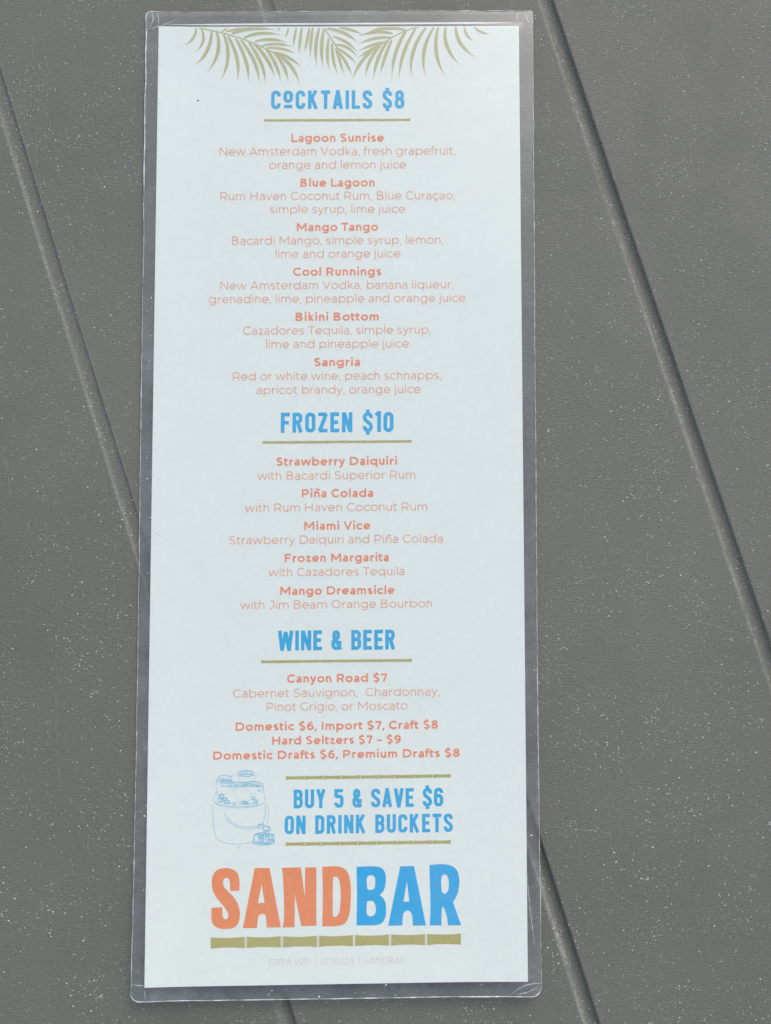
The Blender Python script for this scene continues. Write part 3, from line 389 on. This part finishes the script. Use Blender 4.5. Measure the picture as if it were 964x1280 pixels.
def condensed(ch, w):
    """narrow hand-cut poster capitals"""
    h = w / 2; P = []; W = 50; x0, x1 = h, W - h; t, b = 100 - h, h; r = 15
    def Ln(*p): P.append(list(p))
    if ch == ' ': return [], 26
    if ch == 'A': Ln((h * .9, 0), (26, 101 - h * .2), (52 - h * .9, 0)); Ln((12, 26), (40, 26)); return P, 52
    if ch in 'BPRD':
        if ch == 'D': P.append([(x0, 0), (x0, t), (x1 - r, t)] + arc(x1 - r, t - r, r, r, 90, 0) + arc(x1 - r, b + r, r, r, 0, -90) + [(x0, b)]); return P, W
        m = 53
        P.append([(x0, 0), (x0, t), (x1 - r, t)] + arc(x1 - r, t - r, r - 1, r, 90, 0, 5) + arc(x1 - r, m + r * .9, r - 1, r * .9, 0, -90, 5) + [(x0, m)])
        if ch == 'B': P.append([(x0, m), (x1 - r, m)] + arc(x1 - r, m - r, r, r, 90, 0, 5) + arc(x1 - r, b + r, r, r, 0, -90, 5) + [(x0 - h, b)])
        if ch == 'R': Ln((26, m), (x1 + 1, 0))
        return P, W
    if ch in 'CG': P.append([(x1, 68), (x1, t - r)] + arc(x1 - r, t - r, r, r, 0, 90, 6) + arc(x0 + r, t - r, r, r, 90, 180, 6) + arc(x0 + r, b + r, r, r, 180, 270, 6) + arc(x1 - r, b + r, r, r, 270, 360, 6) + [(x1, 32)]); return P, W
    if ch in 'O0': P.append(rrect(x0, b, x1 + (1 if ch == 'O' else 0), t, r)); return P, W
    if ch == 'o': P.append(rrect(x0, 36 + h * .7, x1, t, r)); Ln((3, 14), (W - 3, 14)); return P, W
    if ch == 'E': Ln((x0, 0), (x0, 100)); Ln((x0, t), (44, t)); Ln((x0, 51), (39, 51)); Ln((x0, b), (44, b)); return P, 45
    if ch == 'F': Ln((x0, 0), (x0, 100)); Ln((x0, t), (45, t)); Ln((x0, 50), (40, 50)); return P, 45
    if ch == 'L': Ln((x0, 100), (x0, 0)); Ln((x0, b), (43, b)); return P, 43
    if ch == 'I': Ln((x0, 0), (x0, 100)); return P, w
    if ch == 'K': Ln((x0, 0), (x0, 100)); Ln((x1 + 1, 100), (x0 + 3, 46)); Ln((20, 58), (x1 + 3, 0)); return P, 54
    if ch == 'N': Ln((x0, 0), (x0, 100)); Ln((x0 + 1, 98), (x1 + 1, 2)); Ln((x1 + 2, 0), (x1 + 2, 100)); return P, 52
    if ch == 'S' or ch == '$':
        P.append([(x1, 70), (x1, t - r)] + arc(x1 - r, t - r, r, r, 0, 90, 6) + arc(x0 + r, t - r, r, r, 90, 180, 6) + [(x0, 70), (x0 + 4, 60), (x1 - 4, 40), (x1, 30)] + arc(x1 - r, b + r, r, r, 0, -90, 6) + arc(x0 + r, b + r, r, r, 270, 180, 6) + [(x0, 30)])
        if ch == '$': Ln((25, 113), (25, 92)); Ln((25, 8), (25, -13))
        return P, W
    if ch == 'T': Ln((0, t), (48, t)); Ln((24, 0), (24, 100)); return P, 48
    if ch == 'U': P.append([(x0, 100), (x0, b + r)] + arc(x0 + r, b + r, r, r, 180, 270, 6) + arc(x1 - r, b + r, r, r, 270, 360, 6) + [(x1, 100)]); return P, W
    if ch == 'V': Ln((h * .9, 100), (26, 0), (52 - h * .9, 100)); return P, 52
    if ch == 'W': Ln((h * .9, 100), (20, 1), (38, 92), (56, 1), (76 - h * .9, 100)); return P, 76
    if ch == 'Y': Ln((h * .9, 100), (25, 46)); Ln((50 - h * .9, 100), (25, 46), (25, 0)); return P, 50
    if ch == 'Z': Ln((2, t), (x1, t), (x0, b), (48, b)); return P, 49
    if ch == '&': P.append(rrect(x0 + 4, 58, x1 - 7, t, 11)); P.append([(x1 + 2, 46), (x1 - 1, b + r)] + arc(x1 - r - 1, b + r, r, r, 0, -90, 6) + arc(x0 + r, b + r, r, r, 270, 180, 6) + [(x0, 40), (x0 + 8, 56)]); Ln((x0 + 8, 62), (x1 + 5, 2)); return P, 53
    if ch == '1': Ln((2, 84), (14, 96), (18 + h, 96)); Ln((18, 0), (18, 100)); return P, 18 + h
    if ch == '5': Ln((46, t), (x0, t), (x0, 56)); P.append([(x0, 58)] + arc(x1 - r, 62 - r, r, r, 90, 0, 6) + arc(x1 - r, b + r, r, r, 0, -90, 6) + arc(x0 + r, b + r, r, r, 270, 180, 6) + [(x0, 28)]); return P, W
    if ch == '6': P.append(rrect(x0, b, x1, 58, r)); P.append([(x0, 36), (x0, t - r)] + arc(x0 + r, t - r, r, r, 180, 90, 6) + arc(x1 - r, t - r, r, r, 90, 0, 6) + [(x1, 72)]); return P, W
    if ch == '8': P.append(rrect(x0 + 2, 53, x1 - 2, t, 14)); P.append(rrect(x0, b, x1, 53, r)); return P, W
    return [], 30

def write(mb, text, font, w, u0, u1, v, cap, track=None, jit=0):
    """lay a line of text between u0 and u1 on baseline v; with a fixed glyph shape the tracking is solved, else the width is"""
    gl = [font(c, w) for c in text]
    tot = sum(a for _, a in gl); k = cap / 100
    if track == 'fit': sx = k; tr = ((u1 - u0) / k - tot) / (len(text) - 1)
    else: tr = 0; sx = (u1 - u0) / (tot - 14)
    x = 0 if track == 'fit' else -7
    for (st, a) in gl:
        for s in st:
            closed = len(s) > 3 and math.hypot(s[0][0] - s[-1][0], s[0][1] - s[-1][1]) < .01
            pts = [(u0 + (x + p[0]) * sx, v + p[1] * k) for p in s]
            ribbon(mb, pts, w * (k + sx) / 2, closed, jit)
        x += a + tr

# ------------------------------------------------------------------ table top
GP = 84.6
def groove_lines():
    L = list(GROOVES)
    a0 = L[0]; a1 = L[-1]
    left = [(a0[0] - GP * k, a0[1] - GP * k * 1.0) for k in range(4, 0, -1)]
    right = [(a1[0] + GP * k, a1[1] + GP * k * 1.0) for k in range(1, 5)]
    return left + L + right
# cross-section of the moulded groove: a gentle dished left flank, a steep right wall, rounded rims
PROF = [(-3.3, 0), (-2.9, 0), (-2.5, -.05), (-2.2, -.20), (-1.9, -.46), (-1.55, -.85), (-1.15, -1.30), (-.7, -1.62), (-.1, -1.72), (.5, -1.60), (1.1, -1.36), (1.6, -1.02), (2.0, -.58), (2.22, -.24), (2.42, -.05), (2.7, 0), (3.1, 0)]
CHANNEL = [0, 0, .02, -.04, -.34, -.60, -.66, -.66, -.66, -.66, -.63, -.52, -.24, .04, .06, 0, 0]
def groove_z(i, k, y):     # the moulding is shallower in places, a flat worn channel there
    z = PROF[k][1]
    if i == 4: b = .10 + .75 * ss(-40, -130, y); return CHANNEL[k] * (1 - b) * .7 + z * b
    if i == 5: b = .08 + .92 * ss(120, -40, y); return CHANNEL[k] * (1 - b) * .3 + z * b
    return z * .85
def table():
    mb = MB(); ys = [-430 + 5 * k for k in range(173)]; wear_highlight = {}
    lines = groove_lines()
    rows = []
    for y in ys:
        row = []
        xs = [-620]
        row.append(mb.vert(-620, y, 0))
        for i, (xt, xb) in enumerate(lines):
            t = (150 - y) / 300; xc = xt + (xb - xt) * t
            wob = .25 * noise.noise((y * .02, i * 7.3, 0))
            for k, (dx, dz) in enumerate(PROF):
                q = mb.vert(xc + wob + dx, y, groove_z(i, k, y)); row.append(q)
                ww = {2: .3, 3: .85, 4: 1., 5: .9, 6: .45, 7: .1}.get(k, 0)  # rim wear plus painted highlight, strongest on the left flank
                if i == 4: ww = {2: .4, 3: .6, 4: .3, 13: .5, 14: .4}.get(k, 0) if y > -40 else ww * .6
                wear_highlight[q] = ww * max(0, .62 + .5 * noise.noise((y * .06, i * 3.1, k * .2)))
        row.append(mb.vert(680, y, 0)); rows.append(row)
    for a, b in zip(rows, rows[1:]):
        for k in range(len(a) - 1): mb.f.append((a[k], a[k + 1], b[k + 1], b[k]))
    # skirt and underside make it a slab
    n = len(rows[0]) - 1
    c = [mb.vert(-620, -430, -24), mb.vert(680, -430, -24), mb.vert(680, 430, -24), mb.vert(-620, 430, -24)]
    mb.f.append((c[3], c[2], c[1], c[0]))
    mb.f.append(tuple([rows[0][k] for k in range(n, -1, -1)] + [c[0], c[1]]))
    mb.f.append(tuple([rows[-1][k] for k in range(n + 1)] + [c[2], c[3]]))
    mb.f.append(tuple([r[0] for r in rows] + [c[3], c[0]])); mb.f.append(tuple([r[n] for r in reversed(rows)] + [c[1], c[2]]))
    o = mb.build('tabletop', m_table)
    me = o.data
    wa = me.attributes.new('wear_highlight', 'FLOAT', 'POINT')
    for q, ww in wear_highlight.items(): wa.data[q].value = ww
    for p in me.polygons[:-5]: p.use_smooth = True
    o['kind'] = 'structure'; o['label'] = 'grey resin outdoor tabletop with moulded diagonal grooves'
    return o
tabletop = table()

def table_z(x, y):
    for i, (xt, xb) in enumerate(groove_lines()):
        dx = x - (xt + (xb - xt) * (150 - y) / 300)
        if -3.3 < dx < 3.1:
            for k in range(len(PROF) - 1):
                a, b = PROF[k][0], PROF[k + 1][0]
                if a <= dx <= b: za, zb = groove_z(i, k, y), groove_z(i, k + 1, y); return za + (zb - za) * (dx - a) / (b - a)
    return 0.
def put_table(mb, x, y, dz): return mb.vert(x, y, table_z(x, y) + dz)

for i, c in enumerate(SCRATCH):
    mb = MB(); pts = densify(c, 1.2)
    pts = [(x + random.gauss(0, .06), y + random.gauss(0, .06)) for x, y in pts]
    seg = []
    for p in pts:                         # a scratch breaks up along its length
        seg.append(p)
        if random.random() < .26 and len(seg) > 2:
            ribbon(mb, seg, lambda t: random.uniform(.04, .16), place=put_table, z=.02 + i * .0007); seg = []
    if len(seg) > 1: ribbon(mb, seg, lambda t: random.uniform(.04, .15), place=put_table, z=.02 + i * .0007)
    mb.build('scratch', m_scratch, tabletop)

# ------------------------------------------------------------------ the laminated menu
menu = bpy.data.objects.new('drinks_menu', None); COL.objects.link(menu); menu.empty_display_size = .02
menu['label'] = 'tall white laminated drinks menu card lying on the grey tabletop'
menu['category'] = 'menu'

# paper: a thin slab following the curl
mb = MB(); NU, NV = 24, 60
top = [[put(mb, -PW + 2 * PW * i / NU, -PH + 2 * PH * j / NV, 0) for i in range(NU + 1)] for j in range(NV + 1)]
bot = [[put(mb, -PW + 2 * PW * i / NU, -PH + 2 * PH * j / NV, -.2) for i in range(NU + 1)] for j in range(NV + 1)]
for j in range(NV):
    for i in range(NU):
        mb.f.append((top[j][i], top[j][i + 1], top[j + 1][i + 1], top[j + 1][i]))
        mb.f.append((bot[j][i], bot[j + 1][i], bot[j + 1][i + 1], bot[j][i + 1]))
for j in range(NV):
    mb.f.append((top[j + 1][0], bot[j + 1][0], bot[j][0], top[j][0])); mb.f.append((top[j][NU], bot[j][NU], bot[j + 1][NU], top[j + 1][NU]))
for i in range(NU):
    mb.f.append((top[0][i], bot[0][i], bot[0][i + 1], top[0][i + 1])); mb.f.append((top[NV][i + 1], bot[NV][i + 1], bot[NV][i], top[NV][i]))
paper = mb.build('paper_sheet', m_paper, menu)

# back sheet: only a sliver of it shows above the head of the front sheet
mb = MB()
def put_world(mb, x, y, dz): return mb.vert(x, y, PAPER_Z + lift(x, y) + dz)
a = densify(SLIVER, 6); rows = []
for k, (x, y) in enumerate(a):
    wv = .25 * min(1, (k + .3) / 3, (len(a) - .7 - k) / 2)
    rows.append((put_world(mb, x, y + wv, -.06), put_world(mb, x, y - wv, -.06), put_world(mb, x, y - wv, -.22), put_world(mb, x, y + wv, -.22)))
for p, q in zip(rows, rows[1:]):
    for k in range(4): mb.f.append((p[k], q[k], q[(k + 1) % 4], p[(k + 1) % 4]))
sl = mb.build('back_sheet_edge', m_back, menu)

# palm fronds
def bez(c, n=14): return [tuple((1 - t) ** 2 * c[0][k] + 2 * t * (1 - t) * c[1][k] + t * t * c[2][k] for k in (0, 1)) for t in [i / n for i in range(n + 1)]]
EDGE = PH - .25
for stem, leaves in FRONDS:
    mb = MB()
    clip = lambda mb, u, v, z: put(mb, u, min(v, EDGE), z)
    for c in stem: ribbon(mb, bez(c), .42, place=clip)
    for c in leaves:
        L = math.hypot(c[2][0] - c[0][0], c[2][1] - c[0][1]); wm = min(1.08, .40 + L * .055)
        ribbon(mb, bez(c), lambda t, wm=wm: wm * (.42 + .58 * math.sin(math.pi * min(1, t * 1.0 + .08))) * (1 if t < .72 else max(.04, (1 - t) / .28) ** .8), place=clip)
    mb.build('palm_frond', m_ink['leaf'], paper)

# headings, drinks and prices
for kind, text, u0, u1, v, cap in TEXT:
    mb = MB()
    if kind == 'head':
        write(mb, text, condensed, 18.3, u0, u1, v, cap, 'fit', .012)
        o = mb.build('section_heading', m_ink['blue'], paper); o['label'] = 'blue capitals reading ' + text.replace('CoCK', 'COCK')
    elif kind == 'name':
        write(mb, text, sans, 19.5, u0, u1, v, cap); mb.build('drink_name', m_ink['coral'], paper)
    elif kind == 'price':
        write(mb, text, sans, 19.5, u0, u1, v, cap); mb.build('price_line', m_ink['coral'], paper)
    elif kind == 'desc':
        write(mb, text, sans, 10.2, u0, u1, v, cap); mb.build('drink_description', m_ink['pale'], paper)
    else:
        write(mb, text, sans, 7, u0, u1, v, cap); mb.build('fine_print', m_ink['faint'], paper)

# bamboo rules under the headings: slim canes with nodes
def cane(mb, u0, u1, v, th, n, waist, gap):
    cuts = [u0 + (u1 - u0) * k / n + (random.uniform(-.5, .5) if 0 < k < n and n != 7 else 0) for k in range(n + 1)]
    for a, b in zip(cuts, cuts[1:]):
        a += gap * .5; b -= gap * .5; m = 8; up = []; dn = []
        for k in range(m + 1):
            t = k / m; e = (2 * abs(t - .5)) ** 2.2
            hh = th * .5 * (1 - waist * (1 - e)); j = random.uniform(-.03, .03) * th * .5
            up.append((a + (b - a) * t, v + hh + j)); dn.append((a + (b - a) * t, v - hh + j))
        polygon(mb, [dn + up[::-1]])
for k, (u0, u1, v, th) in enumerate(RULES):
    mb = MB(); cane(mb, u0, u1, v, th, 9, .22, .10 if k < 3 else .16)
    mb.build('bamboo_rule', m_ink['olive'], paper)

# bucket drawing
mb = MB()
for wd, pts in BUCKET:
    p = densify(pts, .4); ribbon(mb, p, lambda t, wd=wd: wd * random.uniform(.10, .15))
for _ in range(80):                     # loose hatching over the heap of ice and the bottle caps
    c = random.choice(HATCH); a = random.uniform(-.5, .5); l = random.uniform(.25, 1.0) * c[2]
    x = c[0] + random.uniform(-1, 1) * c[2]; y = c[1] + random.uniform(-1, 1) * c[3]
    ribbon(mb, [(x - l * math.cos(a), y - l * math.sin(a)), (x, y + random.uniform(-.1, .1)), (x + l * math.cos(a), y + l * math.sin(a))], .10)
polygon(mb, [arc(DOT[0], DOT[1], .22, .22, 0, 330, 8)])
mb.build('bucket_drawing', m_ink['line'], paper)

# large two-colour lettering over a bamboo cane
for colr, loops in LOGO:
    mb = MB(); polygon(mb, [smooth_loop(l) for l in loops])
    mb.build('large_letter', m_ink['orange' if colr == 'orange' else 'sky'], paper)
mb = MB(); cane(mb, BAR[0], BAR[1], BAR[2], 3.15, 7, .16, .62)
bar = mb.build('bamboo_bar', m_ink['olive'], paper)
mb = MB()
for k in range(1, 7):
    u = BAR[0] + (BAR[1] - BAR[0]) * k / 7; polygon(mb, [[(u - .16, BAR[2] - 1.5), (u + .16, BAR[2] - 1.5), (u + .14, BAR[2] + 1.5), (u - .14, BAR[2] + 1.5)]])
mb.build('cane_joint', m_ink['node'], paper)

# ------------------------------------------------------------------ clear pouch round the sheet
def axis_steps(size, margin):
    a = [0, .02, .35, .8, 1.6, 2.4, 3.0, 3.4, 3.8, 4.2, 4.8, 5.6, 7]
    s = [x / size for x in a]
    n = int(size / 5); mid = [s[-1] + (1 - 2 * s[-1]) * k / n for k in range(1, n)]
    return s + mid + [1 - x for x in reversed(s)]
SU = axis_steps(115.6, 3.8); SV = axis_steps(288, 4)
RAD = {(0, 0): 1.3, (1, 0): .8, (1, 1): 3.0, (0, 1): 2.6}
def round_corner(s, t):
    x, y = s * 115.6, t * 288
    for (cx, cy), r in RAD.items():
        a = (r - x) / r if cx == 0 else (x - 115.6 + r) / r
        b = (r - y) / r if cy == 0 else (y - 288 + r) / r
        if a > 0 and b > 0:
            a2, b2 = a * math.sqrt(1 - b * b / 2), b * math.sqrt(1 - a * a / 2)
            x = (r - a2 * r) if cx == 0 else 115.6 - r + a2 * r
            y = (r - b2 * r) if cy == 0 else 288 - r + b2 * r
    return x / 115.6, y / 288
def in_sheet(x, y):     # signed distance to the paper outline, positive inside (mm)
    dmin = 1e9
    for k in range(4):
        a, b = SHEET[k], SHEET[(k + 1) % 4]
        ex, ey = b[0] - a[0], b[1] - a[1]; l = math.hypot(ex, ey)
        dmin = min(dmin, (ey * (x - a[0]) - ex * (y - a[1])) / l)
    return dmin
mb = MB(); topv = []; botv = []; rim = {}
for j, t in enumerate(SV):
    rt = []; rb = []
    for i, s in enumerate(SU):
        s2, t2 = round_corner(s, t); x, y = bil(POUCH, s2, t2)
        if i in (0, len(SU) - 1) or j in (0, len(SV) - 1):      # hand-cut edge wavers
            amp = .30 if i == 0 and y > 60 else .13
            x += amp * noise.noise((x * .3, y * .35, 3)); y += .10 * noise.noise((x * .25, y * .3, 9))
        dd = in_sheet(x, y)
        bulge = ss(-1.3, .2, dd)
        lz = PAPER_Z + lift(x, y)
        zt = lz - .02 + .07 * bulge + .05 * noise.noise((x * .06, y * .06, 1)) * (1 - bulge) + .02
        zb = lz - .16 - .12 * bulge
        rt.append(mb.vert(x, y, zt)); rb.append(mb.vert(x, y, zb)); rim[(i, j)] = (x, y, (zt + zb) / 2)
    topv.append(rt); botv.append(rb)
I_, J_ = len(SU) - 1, len(SV) - 1
for j in range(J_):
    for i in range(I_):
        mb.f.append((topv[j + 1][i], topv[j + 1][i + 1], topv[j][i + 1], topv[j][i]))
        mb.f.append((botv[j][i], botv[j][i + 1], botv[j + 1][i + 1], botv[j + 1][i]))
loop = [(i, 0) for i in range(I_)] + [(I_, j) for j in range(J_)] + [(i, J_) for i in range(I_, 0, -1)] + [(0, j) for j in range(J_, 0, -1)]
for (a, b), (c, e) in zip(loop, loop[1:] + loop[:1]):
    mb.f.append((topv[b][a], topv[e][c], botv[e][c], botv[b][a]))
film = mb.build('clear_film', m_film, menu, True)

# the cut rim of the film catches light: a slim bead of uneven width
pts = [rim[k] for k in loop]
def dens3(p, st):
    out = []
    for a, b in zip(p, p[1:] + p[:1]):
        l = math.dist(a, b); n = max(1, int(l / st))
        for k in range(n): out.append(tuple(a[c] + (b[c] - a[c]) * k / n for c in range(3)))
    return out
pts = dens3(pts, .8); N = len(pts); mb = MB(); rings = []
cx = sum(p[0] for p in pts) / N; cy = sum(p[1] for p in pts) / N
for k in range(N):
    a, p, b = pts[k - 1], pts[k], pts[(k + 1) % N]
    tx, ty = b[0] - a[0], b[1] - a[1]; l = math.hypot(tx, ty) or 1; nx, ny = ty / l, -tx / l
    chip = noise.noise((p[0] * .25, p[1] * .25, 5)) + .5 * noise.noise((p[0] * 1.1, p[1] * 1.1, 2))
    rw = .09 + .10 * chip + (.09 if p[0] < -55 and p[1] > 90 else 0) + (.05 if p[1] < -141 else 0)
    rw = max(.035, rw); ring = []
    for q in range(6):
        an = math.pi / 3 * q; ring.append(mb.vert(p[0] + nx * rw * math.cos(an), p[1] + ny * rw * math.cos(an), p[2] + max(.09, rw * .8) * math.sin(an)))
    rings.append(ring)
for k in range(N):
    a, b = rings[k], rings[(k + 1) % N]
    for q in range(6): mb.f.append((a[q], b[q], b[(q + 1) % 6], a[(q + 1) % 6]))
mb.build('cut_edge', m_edge, film, True)

for i, c in enumerate(CREASE):
    mb = MB(); pts = densify(c, .5)
    pts = [(x + random.gauss(0, .03), y + random.gauss(0, .03)) for x, y in pts]
    ribbon(mb, pts, lambda t: .32 * math.sin(math.pi * (.1 + .8 * t)) * random.uniform(.6, 1.1), place=put_world, z=.12)
    mb.build('crease', m_crease, film)

# a dent with a grain of dirt trapped near the head of the sheet
mb = MB(); polygon(mb, [[(SPECK[0] + .55 * math.cos(a) * random.uniform(.5, 1), SPECK[1] + .28 * math.sin(a) * random.uniform(.5, 1)) for a in [k * .63 for k in range(10)]]], z=.03, place=put_world)
mb.build('dirt_grain', m_dirt, film)

# ------------------------------------------------------------------ dust and crumbs
def flakes(name, n, m, label, where, size):
    mb = MB(); k = 0
    while k < n:
        x = random.uniform(-150, 160); y = random.uniform(-185, 190)
        q = where(x, y)
        if q is None: continue
        zb, p = q
        cl = noise.noise((x * .05, y * .05, 4)) + .8 * noise.noise((x * .2, y * .2, 8)) + .5 * noise.noise((x * .6, y * .6, 2))
        if random.random() > p * max(.05, .28 + 1.1 * cl): continue
        k += 1
        r = size * math.exp(random.gauss(-.2, .68)); r = min(r, size * 3.2)
        el = 1 + random.expovariate(1.1); an = random.uniform(0, math.pi); ns = random.choice((5, 6, 7))
        hgt = r * random.uniform(.5, 1.0)
        base = []
        for q in range(ns):
            a = 2 * math.pi * q / ns; rr = r * random.uniform(.7, 1.15)
            ux, uy = rr * el ** .5 * math.cos(a), rr / el ** .5 * math.sin(a)
            base.append(mb.vert(x + ux * math.cos(an) - uy * math.sin(an), y + ux * math.sin(an) + uy * math.cos(an), zb - .01))
        tv = mb.vert(x + random.uniform(-.3, .3) * r, y + random.uniform(-.3, .3) * r, zb + hgt)
        for q in range(ns): mb.f.append((base[q], base[(q + 1) % ns], tv))
    o = mb.build(name, m); o['kind'] = 'stuff'; o['label'] = label; o['category'] = 'dust'
    return o
def on_table(x, y):
    s = (x + 57.8) / 115.6; t = (144 - y) / 288
    if -.004 < s < 1.004 and -.003 < t < 1.003: return None
    z = table_z(x, y)
    return z, (1.8 if z < -.1 else 1.0) * (.75 + .25 * max(ss(0, 60, x), ss(40, 120, y)))
def on_film(x, y):
    if abs(x) > 56.5 or abs(y) > 142: return None
    if in_sheet(x, y) > -.5: return None
    return PAPER_Z + lift(x, y) + .05, 1.0
flakes('table_dust', 33000, m_dust, 'pale dust and grit scattered over the grey tabletop', on_table, .082)
def on_flank(x, y):
    s = (x + 57.8) / 115.6; t = (144 - y) / 288
    if -.004 < s < 1.004 and -.003 < t < 1.003: return None
    for i, (xt, xb) in enumerate(groove_lines()[4:7]):
        dx = x - (xt + (xb - xt) * (150 - y) / 300)
        if -3 < dx < 1.5: return table_z(x, y), (.25, .8, 1.)[i] * math.exp(-((dx + 1.75) / .55) ** 2) * 1.6
    return None
flakes('groove_dust_highlight', 5200, m_dust, 'fine pale grit along the left flank of the table grooves, thickened to paint its highlight', on_flank, .06)  # real grit, packed denser here to stand in for the flank's sheen
flakes('film_dust', 170, m_dust, 'pale dust grains on the clear margin of the menu', on_film, .10)
